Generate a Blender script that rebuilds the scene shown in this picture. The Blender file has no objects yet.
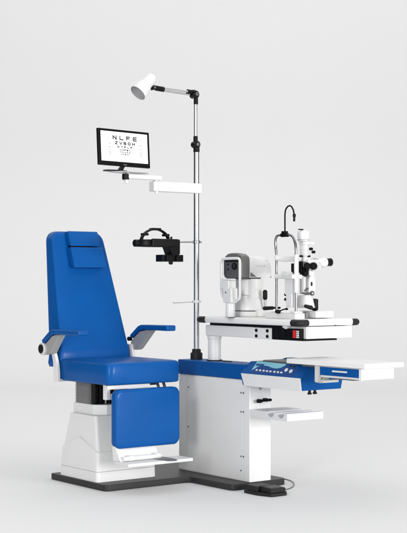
import bpy, bmesh, math, random
from mathutils import Vector, Matrix
random.seed(7)
S = bpy.context.scene
COL = S.collection
R = math.radians
ORG = {}

# ---------------------------------------------------------------- materials
def mat(name, col, rough=0.45, metal=0.0, bump=0.0, bscale=400.0, var=0.04, vscale=6.0, coat=0.0, spec=0.5):
    m = bpy.data.materials.new(name); m.use_nodes = True
    nt = m.node_tree; b = nt.nodes['Principled BSDF']
    b.inputs['Roughness'].default_value = rough
    b.inputs['Metallic'].default_value = metal
    b.inputs['Specular IOR Level'].default_value = spec
    if coat:
        b.inputs['Coat Weight'].default_value = coat; b.inputs['Coat Roughness'].default_value = 0.22
    tc = nt.nodes.new('ShaderNodeTexCoord')
    n = nt.nodes.new('ShaderNodeTexNoise'); n.inputs['Scale'].default_value = vscale; n.inputs['Detail'].default_value = 6
    nt.links.new(tc.outputs['Object'], n.inputs['Vector'])
    r = nt.nodes.new('ShaderNodeValToRGB')
    r.color_ramp.elements[0].position = .3; r.color_ramp.elements[1].position = .7
    r.color_ramp.elements[0].color = tuple(c * (1 - var) for c in col) + (1,)
    r.color_ramp.elements[1].color = tuple(min(1, c * (1 + var)) for c in col) + (1,)
    nt.links.new(n.outputs['Fac'], r.inputs['Fac']); nt.links.new(r.outputs['Color'], b.inputs['Base Color'])
    mr = nt.nodes.new('ShaderNodeMapRange')
    dr_ = .004 if metal else .05
    mr.inputs['To Min'].default_value = max(.02, rough - dr_); mr.inputs['To Max'].default_value = min(1, rough + dr_)
    n3 = nt.nodes.new('ShaderNodeTexNoise'); n3.inputs['Scale'].default_value = vscale * 9; n3.inputs['Detail'].default_value = 4
    nt.links.new(tc.outputs['Object'], n3.inputs['Vector'])
    nt.links.new(n3.outputs['Fac'], mr.inputs['Value'])
    if not metal: nt.links.new(mr.outputs['Result'], b.inputs['Roughness'])
    if bump:
        n2 = nt.nodes.new('ShaderNodeTexNoise'); n2.inputs['Scale'].default_value = bscale; n2.inputs['Detail'].default_value = 3
        nt.links.new(tc.outputs['Object'], n2.inputs['Vector'])
        bp = nt.nodes.new('ShaderNodeBump'); bp.inputs['Strength'].default_value = bump; bp.inputs['Distance'].default_value = .001
        nt.links.new(n2.outputs['Fac'], bp.inputs['Height']); nt.links.new(bp.outputs['Normal'], b.inputs['Normal'])
    return m
M = {}
M['vinyl'] = mat('blue_vinyl', (.0018, .078, .300), .42, bump=.3, bscale=650, var=.05, spec=.06, coat=.20)
M['bluepaint'] = mat('blue_paint', (.0020, .076, .295), .42, bump=.08, bscale=900, var=.03, spec=.10)
M['deepblue'] = mat('deep_blue_film', (.002, .050, .22), .4, var=.03, spec=.2)
M['white'] = mat('white_paint', (.74, .74, .735), .38, bump=.05, bscale=700, var=.006)
M['gloss'] = mat('white_plastic', (.70, .70, .70), .36, var=.004)
M['grey'] = mat('light_grey_metal', (.60, .60, .595), .4, bump=.05, bscale=800, var=.03)
M['cab'] = mat('cabinet_paint', (.72, .72, .715), .42, bump=.10, bscale=900, var=.02)
M['bracket'] = mat('bracket_grey', (.31, .31, .305), .42, bump=.05, bscale=900, var=.02)
M['bellows'] = mat('bellows_grey', (.30, .295, .29), .55, bump=.1, bscale=900)
M['midgrey'] = mat('mid_grey_plastic', (.135, .132, .13), .42, bump=.05, bscale=900)
M['darkgrey'] = mat('dark_grey_plastic', (.085, .085, .087), .4, bump=.08, bscale=900)
M['plate'] = mat('dark_powder_coat', (.026, .026, .026), .45, bump=.3, bscale=1200, var=.08, spec=.3)
M['black'] = mat('black_plastic', (.004, .004, .0042), .38, bump=.05, bscale=900, spec=.16)
M['rubber'] = mat('black_rubber', (.012, .012, .012), .55, bump=.2, bscale=600, spec=.3)
M['chrome'] = mat('chrome', (.64, .64, .65), .29, metal=1.0, var=.0)
M['steel'] = mat('brushed_steel', (.42, .42, .43), .28, metal=1.0, var=.03)
M['framesteel'] = mat('polished_frame_steel', (.30, .30, .31), .22, metal=1.0, var=.02)
M['shadein'] = mat('lamp_inner', (.45, .45, .46), .35)
M['red'] = mat('red_plastic', (.75, .02, .02), .4)
M['cyan'] = mat('display_film', (.20, .50, .62), .25, var=.02)
M['lens'] = mat('dark_glass', (.004, .004, .005), .06, coat=.6)
M['ink'] = mat('black_ink', (.006, .006, .006), .5)
M['greyink'] = mat('grey_ink', (.35, .35, .35), .5)
M['paleink'] = mat('pale_grey_ink', (.50, .50, .49), .5)
M['seam'] = mat('dark_seam', (.10, .10, .10), .7)
M['laminate'] = mat('white_laminate', (.78, .78, .77), .40, bump=.05, bscale=1500, var=.012, vscale=30)
M['paper'] = mat('studio_paper', (.735, .735, .735), .95, var=.004, vscale=1.5, spec=.1)
m = bpy.data.materials.new('lit_screen'); m.use_nodes = True
b = m.node_tree.nodes['Principled BSDF']; b.inputs['Base Color'].default_value = (.6, .6, .6, 1); b.inputs['Roughness'].default_value = .3
b.inputs['Emission Color'].default_value = (1, 1, 1, 1); b.inputs['Emission Strength'].default_value = .75
M['screen'] = m

nt = M['vinyl'].node_tree; bp0 = [n for n in nt.nodes if n.type == 'BUMP'][0]
n5 = nt.nodes.new('ShaderNodeTexNoise'); n5.inputs['Scale'].default_value = 9; n5.inputs['Detail'].default_value = 2
b5 = nt.nodes.new('ShaderNodeBump'); b5.inputs['Strength'].default_value = .35; b5.inputs['Distance'].default_value = .006
nt.links.new([n for n in nt.nodes if n.type == 'TEX_COORD'][0].outputs['Object'], n5.inputs['Vector'])
nt.links.new(n5.outputs['Fac'], b5.inputs['Height']); nt.links.new(b5.outputs['Normal'], bp0.inputs['Normal'])

# ---------------------------------------------------------------- builders
def B(): return bmesh.new()
def box(bm, x0, x1, y0, y1, z0, z1):
    v = [bm.verts.new(p) for p in ((x0,y0,z0),(x1,y0,z0),(x1,y1,z0),(x0,y1,z0),(x0,y0,z1),(x1,y0,z1),(x1,y1,z1),(x0,y1,z1))]
    for f in ((0,3,2,1),(4,5,6,7),(0,1,5,4),(1,2,6,5),(2,3,7,6),(3,0,4,7)): bm.faces.new([v[i] for i in f])
    return bm
def ring_basis(d):
    d = Vector(d).normalized()
    a = Vector((0,0,1)) if abs(d.z) < .9 else Vector((1,0,0))
    u = d.cross(a).normalized(); return d, u, d.cross(u).normalized()
def lathe(bm, prof, o=(0,0,0), d=(0,0,1), n=40, sx=1, sy=1):
    """prof: list of (radius, distance along d)"""
    d, u, w = ring_basis(d); o = Vector(o); rings = []
    for r, t in prof:
        if r < 1e-6: rings.append([bm.verts.new(o + d*t)])
        else: rings.append([bm.verts.new(o + d*t + u*(r*sx*math.cos(2*math.pi*i/n)) + w*(r*sy*math.sin(2*math.pi*i/n))) for i in range(n)])
    for a, c in zip(rings, rings[1:]):
        if len(a) == 1 and len(c) == 1: continue
        for i in range(n):
            j = (i+1) % n
            if len(a) == 1: bm.faces.new((a[0], c[j], c[i]))
            elif len(c) == 1: bm.faces.new((a[i], a[j], c[0]))
            else: bm.faces.new((a[i], a[j], c[j], c[i]))
    if len(rings[0]) > 1: bm.faces.new(rings[0][::-1])
    if len(rings[-1]) > 1: bm.faces.new(rings[-1])
    return bm
def cyl(bm, p0, p1, r, r1=None, n=28, e=None):
    p0, p1 = Vector(p0), Vector(p1); L = (p1-p0).length; r1 = r if r1 is None else r1
    e = min(r, r1, L/2)*.12 if e is None else e
    return lathe(bm, [(r-e, 0), (r, e), (r1, L-e), (r1-e, L)], p0, p1-p0, n)
def capsule(bm, p0, p1, r, r1=None, n=20):
    p0, p1 = Vector(p0), Vector(p1); L = (p1-p0).length; r1 = r if r1 is None else r1
    pr = [(r*math.sin(a*math.pi/10), r-r*math.cos(a*math.pi/10)) for a in range(0, 6)]
    pr += [(r1*math.cos(a*math.pi/10), L-r1+r1*math.sin(a*math.pi/10)) for a in range(0, 6)]
    pr[0] = (0, 0); pr[-1] = (0, L)
    return lathe(bm, pr, p0, p1-p0, n)
def tube(bm, pts, r, n=12, flat=1.0):
    pts = [Vector(p) for p in pts]; rings = []; up = None
    for i, p in enumerate(pts):
        t = (pts[min(i+1, len(pts)-1)] - pts[max(i-1, 0)]).normalized()
        if up is None: _, u, w = ring_basis(t)
        else:
            u = (up - t*up.dot(t)).normalized(); w = t.cross(u)
        up = u
        rr = r[i] if isinstance(r, (list, tuple)) else r
        rings.append([bm.verts.new(p + u*rr*math.cos(2*math.pi*k/n) + w*rr*flat*math.sin(2*math.pi*k/n)) for k in range(n)])
    for a, c in zip(rings, rings[1:]):
        for k in range(n): bm.faces.new((a[k], a[(k+1) % n], c[(k+1) % n], c[k]))
    bm.faces.new(rings[0][::-1]); bm.faces.new(rings[-1])
    return bm
def prism(bm, pts, axis, a0, a1):
    """polygon in the two other axes (x,y,z order), extruded along axis"""
    def P(p, a): return {'x': (a, p[0], p[1]), 'y': (p[0], a, p[1]), 'z': (p[0], p[1], a)}[axis]
    v0 = [bm.verts.new(P(p, a0)) for p in pts]; v1 = [bm.verts.new(P(p, a1)) for p in pts]
    bm.faces.new(v0); bm.faces.new(v1[::-1]); n = len(pts)
    for i in range(n): bm.faces.new((v0[i], v1[i], v1[(i+1) % n], v0[(i+1) % n]))
    return bm
def loft(bm, rings, caps=True):
    rs = [[bm.verts.new(p) for p in r] for r in rings]
    for a, c in zip(rs, rs[1:]):
        n = len(a)
        for i in range(n): bm.faces.new((a[i], a[(i+1) % n], c[(i+1) % n], c[i]))
    if caps: bm.faces.new(rs[0][::-1]); bm.faces.new(rs[-1])
    return bm
def rrect(x0, x1, y0, y1, r, seg=5, mid=1):
    """rounded rectangle, counter-clockwise, with `mid` points on every straight side"""
    out = []
    cs = [((x1-r, y1-r), 0), ((x0+r, y1-r), 90), ((x0+r, y0+r), 180), ((x1-r, y0+r), 270)]
    for k, ((cx, cy), a) in enumerate(cs):
        arc = [(cx + r*math.cos(R(a+90*i/seg)), cy + r*math.sin(R(a+90*i/seg))) for i in range(seg+1)]
        out += arc
        nx = cs[(k+1) % 4]; p1 = (nx[0][0] + r*math.cos(R(nx[1])), nx[0][1] + r*math.sin(R(nx[1])))
        for j in range(1, mid+1):
            t = j/(mid+1); out.append((arc[-1][0]*(1-t)+p1[0]*t, arc[-1][1]*(1-t)+p1[1]*t))
    return out
def rot(bm, deg, axis, c):
    bmesh.ops.rotate(bm, verts=bm.verts, cent=c, matrix=Matrix.Rotation(R(deg), 3, axis)); return bm
def xform(bm, mtx):
    bmesh.ops.transform(bm, matrix=mtx, verts=bm.verts); return bm

def obj(name, bm, m, parent=None, bevel=0.0, seg=3, org=None, smooth=35, label=None):
    bmesh.ops.remove_doubles(bm, verts=bm.verts, dist=1e-6)
    bmesh.ops.recalc_face_normals(bm, faces=bm.faces)
    if bevel:
        es = [e for e in bm.edges if len(e.link_faces) == 2 and e.calc_face_angle(0) > R(28)]
        bmesh.ops.bevel(bm, geom=es, offset=bevel, offset_type='OFFSET', segments=seg, profile=.5, affect='EDGES', clamp_overlap=True)
    if org is None: org = ORG[parent.name] if parent else (0, 0, 0)
    org = Vector(org)
    bmesh.ops.translate(bm, verts=bm.verts, vec=-org)
    me = bpy.data.meshes.new(name); bm.to_mesh(me); bm.free()
    me.materials.append(M[m])
    for p in me.polygons: p.use_smooth = True
    me.set_sharp_from_angle(angle=R(smooth))
    o = bpy.data.objects.new(name, me); COL.objects.link(o)
    ORG[o.name] = org
    if parent: o.parent = parent
    else: o.location = org
    if bevel:
        w = o.modifiers.new('normals', 'WEIGHTED_NORMAL'); w.keep_sharp = True
    if label: o['label'] = label
    return o
def thing(name, label, cat, loc):
    o = bpy.data.objects.new(name, None); COL.objects.link(o); o.location = loc; o.empty_display_size = .05
    o['label'] = label; o['category'] = cat; ORG[o.name] = Vector(loc); return o
def tag(o, label, cat): o['label'] = label; o['category'] = cat; return o
# ---------------------------------------------------------------- camera (horizontal, lens shifted up)
F_PX, W_PX, H_PX = 1330.0, 407.0, 533.0
YAW = R(37)
rv = Vector((math.cos(YAW), -math.sin(YAW), 0)); vv = Vector((math.sin(YAW), math.cos(YAW), 0))
CAM = Vector((-4.3808, -5.4638, 1.0942))
cam = bpy.data.cameras.new('camera'); co = bpy.data.objects.new('camera', cam); COL.objects.link(co)
cam.lens = 36*F_PX/H_PX; cam.sensor_width = 36; cam.sensor_fit = 'AUTO'
cam.shift_y = (280-H_PX/2)/H_PX; cam.clip_end = 100; cam.clip_start = .05
co.location = CAM; co.rotation_euler = (R(90), 0, -YAW)
S.camera = co

# ---------------------------------------------------------------- studio floor and backdrop (one sweep, two sheets)
def sweep(name, prof, half=9.0):
    bm = B(); rows = []
    for d, z in prof:
        c = vv*d
        rows.append([bm.verts.new(Vector((c.x, c.y, z)) + rv*s) for s in (-half, half)])
    for a, c in zip(rows, rows[1:]): bm.faces.new((a[0], a[1], c[1], c[0]))
    o = obj(name, bm, 'paper', smooth=60); o['kind'] = 'structure'; return o
RC, D0 = 3.0, 6.6
sweep('floor', [(-14, 0), (0, 0), (D0, 0)])
sweep('backdrop', [(D0 + RC*math.sin(R(a)), RC - RC*math.cos(R(a))) for a in range(0, 91, 5)] + [(D0+RC, 7.5)])

# ================================================================ BASE PLATE
def corner_round(pts, rads, seg=6):
    out = []; n = len(pts)
    for i, p in enumerate(pts):
        r = rads[i]; P0, P1, P2 = Vector(pts[i-1]), Vector(p), Vector(pts[(i+1) % n])
        if r == 0: out.append(p); continue
        a = (P0-P1).normalized(); c = (P2-P1).normalized()
        p0, p1 = P1 + a*r, P1 + c*r
        for k in range(seg+1):
            t = k/seg; out.append(tuple(p0*(1-t)**2 + P1*2*t*(1-t) + p1*t*t))
    return out
bm = B()
pl = [(-.655, .322), (-.115, .322), (-.115, -.052), (.262, -.052), (.262, .88), (-.655, .88)]
prism(bm, corner_round(pl, [.035, .03, .045, .05, .05, .02]), 'z', 0, .034)
o = obj('base_plate', bm, 'plate', bevel=.005, seg=3, org=(-.2, .4, 0))
tag(o, 'dark grey L-shaped floor plate under the chair and the cabinet', 'base plate')

# ================================================================ EXAMINATION CHAIR
XC = -.455
ch = thing('examination_chair', 'blue padded examination chair with armrests and leg rest on a white pedestal', 'chair', (XC, .61, .034))
# pedestal: skirt with chevron top, tapered body, chamfered cap
def skirt_ring(z, d=0, chev=False):
    pts = rrect(-.643+d, -.267-d, .42+d, .80-d, .022, 5, 3); out = []
    for x, y in pts:
        zz = z
        if chev:
            t = max(0, 1-abs(y-.61)/.185)
            if x < -.643+d+.004 or x > -.267-d-.004: zz = z + .066*t
        out.append((x, y, zz))
    return out
bm = B(); loft(bm, [skirt_ring(.034, -.002), skirt_ring(.088, -.001)])
ped = obj('pedestal', bm, 'white', ch, bevel=.0015, seg=2)
bm = B(); loft(bm, [skirt_ring(.0895), skirt_ring(.189, .006, True), skirt_ring(.191, .010, True), skirt_ring(.19, .03)])
obj('pedestal_skirt', bm, 'white', ped)
bm = B()
rings = []
for k in range(7):
    t = k/6; z = .16 + t*(.376-.16)
    dx = .008 + .018*t; dy = .008 + .052*t
    rings.append([(x, y, z) for x, y in rrect(-.643+dx, -.267-dx, .42+dy, .80-dy, .02, 5, 1)])
loft(bm, rings); obj('pedestal_body', bm, 'white', ped, bevel=.003, seg=2)
bm = B()
cp = [(-.595+.055, .485), (-.315-.055, .485), (-.315, .485+.055), (-.315, .735), (-.595, .735), (-.595, .485+.055)]
prism(bm, cp, 'z', .376, .431); obj('pedestal_cap', bm, 'white', ped, bevel=.003)
# bellows and lifting column
bm = B()
for k in range(13):
    z = .434 + k*.0088
    for q, (dz, d) in enumerate(((0, .006), (.0044, 0))):
        pass
rings = []
for k in range(27):
    z = .431 + k*.0044; d = .006 if k % 2 else 0
    rings.append([(x, y, z) for x, y in rrect(-.592+d, -.40-d, .585+d, .738-d, .02, 4, 1)])
loft(bm, rings); obj('bellows', bm, 'bellows', ch, smooth=80)
for (x, w, mm) in ((-.575, .020, 'black'), (-.545, .026, 'black'), (-.512, .012, 'steel'), (-.487, .028, 'black'), (-.45, .02, 'midgrey'), (-.40, .034, 'black')):
    bm = B(); box(bm, x-.008, x-.008+w, .535, .575, .431, .552); obj('lift_post', bm, mm, ch, bevel=.003)
bm = B(); box(bm, -.572, -.29, .36, .70, .535, .556); obj('seat_frame', bm, 'black', ch, bevel=.004)
# seat
bm = B(); rings = []
def seat_ring(z, d): return [(x, y, z) for x, y in rrect(-.68+d, -.217-d, .255+d, .80-d, .04, 7, 4)]
for z, d in ((.553, .012), (.5545, .006), (.558, .0018), (.564, 0), (.61, -.001), (.653, 0), (.661, .003), (.666, .009), (.6685, .020)): rings.append(seat_ring(z, d))
for d, z in ((.05, .6705), (.09, .6715), (.13, .6705)): rings.append([(x, y, z) for x, y in rrect(-.68+d, -.217-d, .255+d, .80-d, .04, 7, 4)])
loft(bm, rings); obj('seat', bm, 'vinyl', ch, smooth=70)
# backrest
def bezmix(t, a, b_): return a + (b_-a)*t
bm = B(); rings = []
Z0, Z1 = .622, 1.366
N = 40
zs = [Z0 + (Z1-Z0)*i/N for i in range(N)] + [Z1-.010, Z1-.004, Z1-.001]
zs = sorted(set(zs))
for z in zs:
    t = (z-Z0)/(Z1-Z0)
    hw = .229 - .062*t
    rt = .055
    if z > Z1-rt: q = (z-(Z1-rt))/rt; hw -= rt*(1-math.sqrt(max(0, 1-q*q)))
    if z < Z0+.02: q = (Z0+.02-z)/.02; hw -= .006*(1-math.sqrt(max(0, 1-q*q)))
    yf = .722 + .20*(max(0, z-.70))/.66
    th = .148 - .075*t
    e = 0
    if z > Z1-.02: q = (z-(Z1-.02))/.02; e = .02*(1-math.sqrt(max(0, 1-q*q)))
    if z < Z0+.015: q = (Z0+.015-z)/.015; e = .008*(1-math.sqrt(max(0, 1-q*q)))
    rings.append([(x, y, z) for x, y in rrect(XC-hw, XC+hw, yf+e, yf+th-e, .016, 4, 3)])
loft(bm, rings); obj('backrest', bm, 'vinyl', ch, smooth=75)
# headrest: two pads following the recline
hr = None
for (x0, x1, z0, z1, d0, d1) in ((-.534, -.340, 1.282, 1.367, .040, .034), (-.538, -.328, 1.162, 1.2775, .048, .042)):
    bm = B()
    c = (z0+z1)/2
    yf = lambda z: .722 + .20*(z-.70)/.66
    prism(bm, [(yf(z0)-d0, z0), (yf(z0)+.004, z0+.004), (yf(z1)+.004, z1-.003), (yf(z1)-d1, z1)], 'x', x0, x1)
    o = obj('headrest_pad', bm, 'vinyl', ch, bevel=.007, seg=4, smooth=60)
bm = B(); prism(bm, [(.722+.20*(.57)/.66-.028, 1.268), (.722+.20*(.57)/.66+.01, 1.268), (.722+.20*(.595)/.66+.01, 1.291), (.722+.20*(.595)/.66-.028, 1.291)], 'x', -.53, -.38)
obj('headrest_hinge', bm, 'black', ch, bevel=.002)
# armrests
def armrest(x0, x1, side):
    dy, dz = (0, 0) if side < 0 else (-.05, .017)
    if side < 0: prof = [(.432, .831), (.705, .829), (.732, .822), (.816, .768), (.800, .748), (.715, .798), (.690, .8035), (.432, .804)]
    else: prof = [(.385, .849), (.640, .846), (.667, .838), (.748, .785), (.733, .766), (.652, .814), (.625, .819), (.385, .818)]
    bm = B(); prism(bm, prof, 'x', x0, x1)
    pad = obj('armrest_pad', bm, 'vinyl', ch, bevel=.007, seg=3, smooth=60)
    a, c = x0+.010, x1-.010
    if side < 0: pr = [(.785, .752), (.720, .794), (.680, .8025), (.640, .8025), (.712, .725), (.730, .702), (.775, .690), (.82, .70), (.84, .725), (.825, .742)]
    else: pr = [(.722, .770), (.656, .810), (.59, .818), (.555, .818), (.680, .712), (.700, .704), (.735, .706), (.752, .725), (.745, .752)]
    bm = B(); prism(bm, pr, 'x', a, c)
    br = obj('armrest_bracket', bm, 'bracket', ch, bevel=.004)
    if side < 0:
        bm = B(); cyl(bm, (x0-.006, .806, .722), (x1+.01, .806, .722), .034, n=32); obj('pivot_boss', bm, 'grey', br)
        bm = B(); cyl(bm, (x0-.010, .806, .722), (x0-.004, .806, .722), .024, n=32); obj('pivot_cap', bm, 'black', br)
        bm = B(); tube(bm, [(-.693, .790, .722), (-.693, .757, .705), (-.693, .744, .67), (-.693, .738, .63), (-.693, .736, .55)], .021, n=4)
        sup = B()
        prism(sup, [(.80, .735), (.768, .735), (.741, .690), (.720, .640), (.713, .60), (.711, .548), (.758, .546), (.758, .61), (.762, .65), (.778, .70)], 'x', -.708, -.690)
        bm.free(); obj('armrest_support', sup, 'white', ch, bevel=.003)
    else:
        bm = B(); cyl(bm, (x0-.012, .742, .765), (x0+.01, .742, .765), .012, n=24); obj('pivot_cap', bm, 'black', br)
        sup = B()
        prism(sup, [(.765, .735), (.725, .735), (.715, .690), (.706, .640), (.704, .60), (.704, .548), (.766, .546), (.766, .61), (.768, .65), (.775, .70)], 'x', -.222, -.205)
        obj('armrest_support', sup, 'white', ch, bevel=.003)
armrest(-.75, -.688, -1); armrest(-.222, -.160, 1)
bm = B(); box(bm, -.705, -.205, .715, .76, .548, .562); obj('armrest_crossbar', bm, 'grey', ch, bevel=.003)
# leg rest
bm = B(); rings = []
def lr(y, d): return [(x, y, z) for x, z in rrect(-.657+d, -.25-d, .229+d, .532-d, .036, 7, 2)]
for y, d in ((.268, .010), (.266, .004), (.262, .0008), (.256, 0), (.232, 0), (.225, .003), (.2215, .008), (.220, .016)): rings.append(lr(y, d))
loft(bm, rings); obj('leg_rest', bm, 'vinyl', ch, smooth=70)
bm = B(); box(bm, -.60, -.31, .268, .276, .26, .50); obj('leg_rest_plate', bm, 'white', ch, bevel=.002)
bm = B(); box(bm, -.665, -.40, .285, .31, .530, .551); obj('hanger_bar', bm, 'white', ch, bevel=.003)
bm = B(); box(bm, -.655, -.632, .31, .345, .475, .552); box(bm, -.632, -.58, .315, .335, .475, .505); obj('hanger_bracket', bm, 'white', ch, bevel=.002)
for x in (-.345, -.305):
    bm = B(); cyl(bm, (x, .27, .50), (x, .30, .553), .008, n=16); obj('hanger_rod', bm, 'steel', ch)
# foot plate
bm = B(); box(bm, -.662, -.257, .098, .225, .152, .168)
fp = obj('footplate', bm, 'gloss', ch, bevel=.003)
bm = B(); lathe(bm, [(0, 0), (.105, 0), (.108, .0008), (.105, .002), (0, .002)], (-.40, .165, .1683), (0, 0, 1), n=48, sx=1.0, sy=.42); obj('tread_pad_or_shade', bm, 'midgrey', fp)  # painted shade: dark grey ellipse stands in for shading on the footplate top
bm = B(); prism(bm, [(.19, .168), (.262, .168), (.272, .245), (.262, .262), (.245, .245)], 'x', -.648, -.40); obj('footplate_bracket', bm, 'white', ch, bevel=.003)
bm = B(); cyl(bm, (-.635, .186, .182), (-.40, .186, .182), .012, n=20); obj('footplate_hinge', bm, 'white', ch)
for x in (-.605, -.44):
    bm = B(); cyl(bm, (x, .184, .184), (x+.03, .184, .184), .0155, n=20); obj('hinge_collar', bm, 'white', fp)

# ================================================================ EQUIPMENT CABINET
cb = thing('equipment_cabinet', 'slim grey-white cabinet with blue top and white front column beside the chair', 'cabinet', (.07, .26, .034))
bm = B(); box(bm, .0, .143, .002, .578, .034, .569); body = obj('cabinet_body', bm, 'cab', cb, bevel=.003)
bm = B(); box(bm, -.003, .001, .006, .494, .040, .562); obj('side_panel', bm, 'cab', body, bevel=.001)
bm = B(); box(bm, -.0025, .001, .501, .574, .040, .562); obj('corner_strip', bm, 'cab', body, bevel=.001)
for y in (.484, .016):
    for z in ((.09, .165, .40, .50) if y < .1 else (.28, .50)):
        for q in ((0,) if y > .1 or z < .1 else (0, -.012)):
            bm = B(); cyl(bm, (-.0055, y+q*1.6, z), (-.002, y+q*1.6, z), .0042, n=16); obj('screw', bm, 'darkgrey', body)
bm = B(); box(bm, -.001, .145, -.053, .0005, .034, .543); obj('front_column', bm, 'white', cb, bevel=.005)
bm = B(); box(bm, -.005, .15, -.02, .584, .5695, .650); obj('cabinet_top', bm, 'bluepaint', cb, bevel=.006)
bm = B(); cyl(bm, (.075, .235, .650), (.075, .235, .654), .026, n=32); obj('hole_plug', bm, 'rubber', cb)
bm = B(); cyl(bm, (.055, -.053, .459), (.055, -.075, .459), .011, n=20); cyl(bm, (.03, -.078, .459), (.06, -.078, .459), .0085, n=18)
cyl(bm, (.095, -.053, .463), (.095, -.08, .463), .010, n=20); cyl(bm, (.085, -.083, .463), (.12, -.083, .463), .0075, n=18); box(bm, .05, .10, -.066, -.056, .454, .464)
obj('lock_knob', bm, 'black', cb, bevel=.001)
bm = B(); cyl(bm, (.07, -.053, .523), (.07, -.056, .523), .008, n=18); obj('socket', bm, 'greyink', cb)
# accessory shelf with two troughs
bm = B()
def trough(y, r=.026, n=10): return [(y + r*math.cos(R(180*k/n)), .417 - r*math.sin(R(180*k/n))*1.0) for k in range(n+1)]
prof = [(-.053, .3785), (-.053, .417)] + trough(-.222) + trough(-.302) + [(-.352, .417), (-.352, .3785)]
prism(bm, prof, 'x', 0.0, .246)
sh = obj('accessory_shelf', bm, 'gloss', cb, bevel=.0015, seg=2, smooth=40)
bm = B(); box(bm, .02, .20, -.19, -.07, .4172, .4185); obj('shelf_mat', bm, 'grey', sh)

# ================================================================ CONTROL CONSOLE
cc = thing('control_console', 'blue sloped control console with pale display and white buttons on the cabinet end', 'control panel', (.11, -.24, .543))
bm = B()
YA, YB = .0, -.49
prof = [(-.028, .545), (-.028, .606), (.030, .667), (.252, .667), (.256, .600), (.243, .543), (-.02, .543)]
v0 = []
prism(bm, prof, 'y', YA, YB)
for v in bm.verts:      # ends lean outwards at the top like a boat
    if abs(v.co.y-YA) < 1e-5: v.co.y += (v.co.z-.607)*.45 if v.co.z < .607 else -(v.co.z-.607)*.35
    else: v.co.y -= (v.co.z-.607)*-.10 if v.co.z > .607 else 0
con = obj('console_body', bm, 'bluepaint', cc, bevel=.004)
bm = B()
prism(bm, [(-.018, .606), (-.488, .606), (-.496, .5425), (-.045, .5425)], 'x', -.0325, -.0275)
obj('side_trim', bm, 'cab', con, bevel=.001)
SL = Vector((.058, 0, .061)).normalized(); NRM = Vector((-.061, 0, .058)).normalized()
def pp(y, w, h=0): return Vector((-.028, y, .606)) + Vector((.058, 0, .061))*w + NRM*h
def patch(bm, pts, h0, h1):
    a = [bm.verts.new(pp(y, w, h0)) for y, w in pts]; c = [bm.verts.new(pp(y, w, h1)) for y, w in pts]; n = len(pts)
    bm.faces.new(c); bm.faces.new(a[::-1])
    for i in range(n): bm.faces.new((a[i], a[(i+1) % n], c[(i+1) % n], c[i]))
bm = B(); patch(bm, [(-.105, .08), (-.068, .95), (-.40, .95), (-.415, .08)], .0002, .0010); obj('keypad_film', bm, 'deepblue', con)
wave = [(-0.083, 0.269), (-0.078, 1.032), (-0.315, 0.982), (-0.312, 0.834), (-0.292, 0.657), (-0.266, 0.579), (-0.245, 0.577), (-0.219, 0.62), (-0.189, 0.702), (-0.156, 0.724), (-0.13, 0.694), (-0.11, 0.587), (-0.097, 0.412)]
bm = B(); patch(bm, wave, .0012, .0018); obj('display', bm, 'cyan', con)
bm = B(); y = -.088
for k in range(9):
    w = random.uniform(.004, .009); patch(bm, [(y-.001*k*0, .66+random.uniform(-.02, .02)), (y, .84), (y-w, .84), (y-w, .66)], .002, .0024); y -= w+.0016
obj('display_marks', bm, 'deepblue', con)
for yy, w in [(-0.123, 0.328), (-0.151, 0.323), (-0.18, 0.317), (-0.207, 0.312), (-0.235, 0.307), (-0.267, 0.306), (-0.295, 0.301), (-0.322, 0.296)]:
    bm = B(); d = NRM
    lathe(bm, [(0, 0), (.0088, 0), (.0088, .002), (.0078, .003), (0, .0034)], pp(yy, w, .0012), d, n=18, sx=1, sy=.62); obj('button', bm, 'gloss', con)
for yy, w in ((-.345, .52), (-.385, .46)):
    bm = B(); lathe(bm, [(0, 0), (.0115, 0), (.0115, .002), (.010, .0035), (0, .004)], pp(yy, w, .0012), NRM, n=20); obj('button', bm, 'gloss', con, label='larger white round button')
for yy, w in ((-.355, .86), (-.385, .82)):
    bm = B(); lathe(bm, [(0, 0), (.007, 0), (.007, .002), (0, .0028)], pp(yy, w, .0012), NRM, n=18); obj('indicator', bm, 'black', con)
bm = B(); prism(bm, [(.034, -.12), (.06, -.09), (.19, -.09), (.19, -.60), (-.02, -.60), (-.02, -.49), (.034, -.47)], 'z', .6665, .6760); obj('rail_recess', bm, 'darkgrey', con, bevel=.001)
bm = B(); prism(bm, [(-.03, .664), (-.10, .683), (-.30, .683), (-.47, .667), (-.47, .660), (-.03, .660)], 'x', .205, .249); obj('rear_ridge', bm, 'bluepaint', con, bevel=.003)
for x, y in ((.06, -.455), (.10, -.45)):
    bm = B(); cyl(bm, (x, y, .543), (x, y, .528), .007, n=16); cyl(bm, (x, y, .529), (x, y, .520), .011, n=18); obj('foot', bm, 'black', cc)

# ================================================================ SLIDING WRITING TABLE
wt = thing('sliding_writing_table', 'white slide-out writing top with a shallow drawer below, projecting past the console', 'table', (.08, -.6, .60))
bm = B(); box(bm, -.037, .224, -.952, -.39, .677, .701); tt = obj('tabletop', bm, 'laminate', wt, bevel=.003)
bm = B(); box(bm, -.024, .185, -.922, -.63, .622, .675)
dr = obj('drawer', bm, 'white', wt, bevel=.002)
bm = B(); box(bm, -.030, -.0235, -.905, -.632, .632, .672); obj('drawer_side', bm, 'bluepaint', dr, bevel=.002)
bm = B(); box(bm, -.0315, -.0292, -.825, -.72, .651, .659); obj('label_slot', bm, 'gloss', dr, bevel=.0005)
bm = B(); box(bm, -.031, -.0295, -.82, -.73, .640, .646); obj('slot_groove', bm, 'deepblue', dr)
bm = B(); box(bm, -.018, .16, -.86, -.70, .616, .623); obj('drawer_runner', bm, 'darkgrey', dr, bevel=.001)
bm = B(); box(bm, -.030, -.024, -.9225, -.905, .619, .675); obj('drawer_edge', bm, 'white', dr, bevel=.001)
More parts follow.
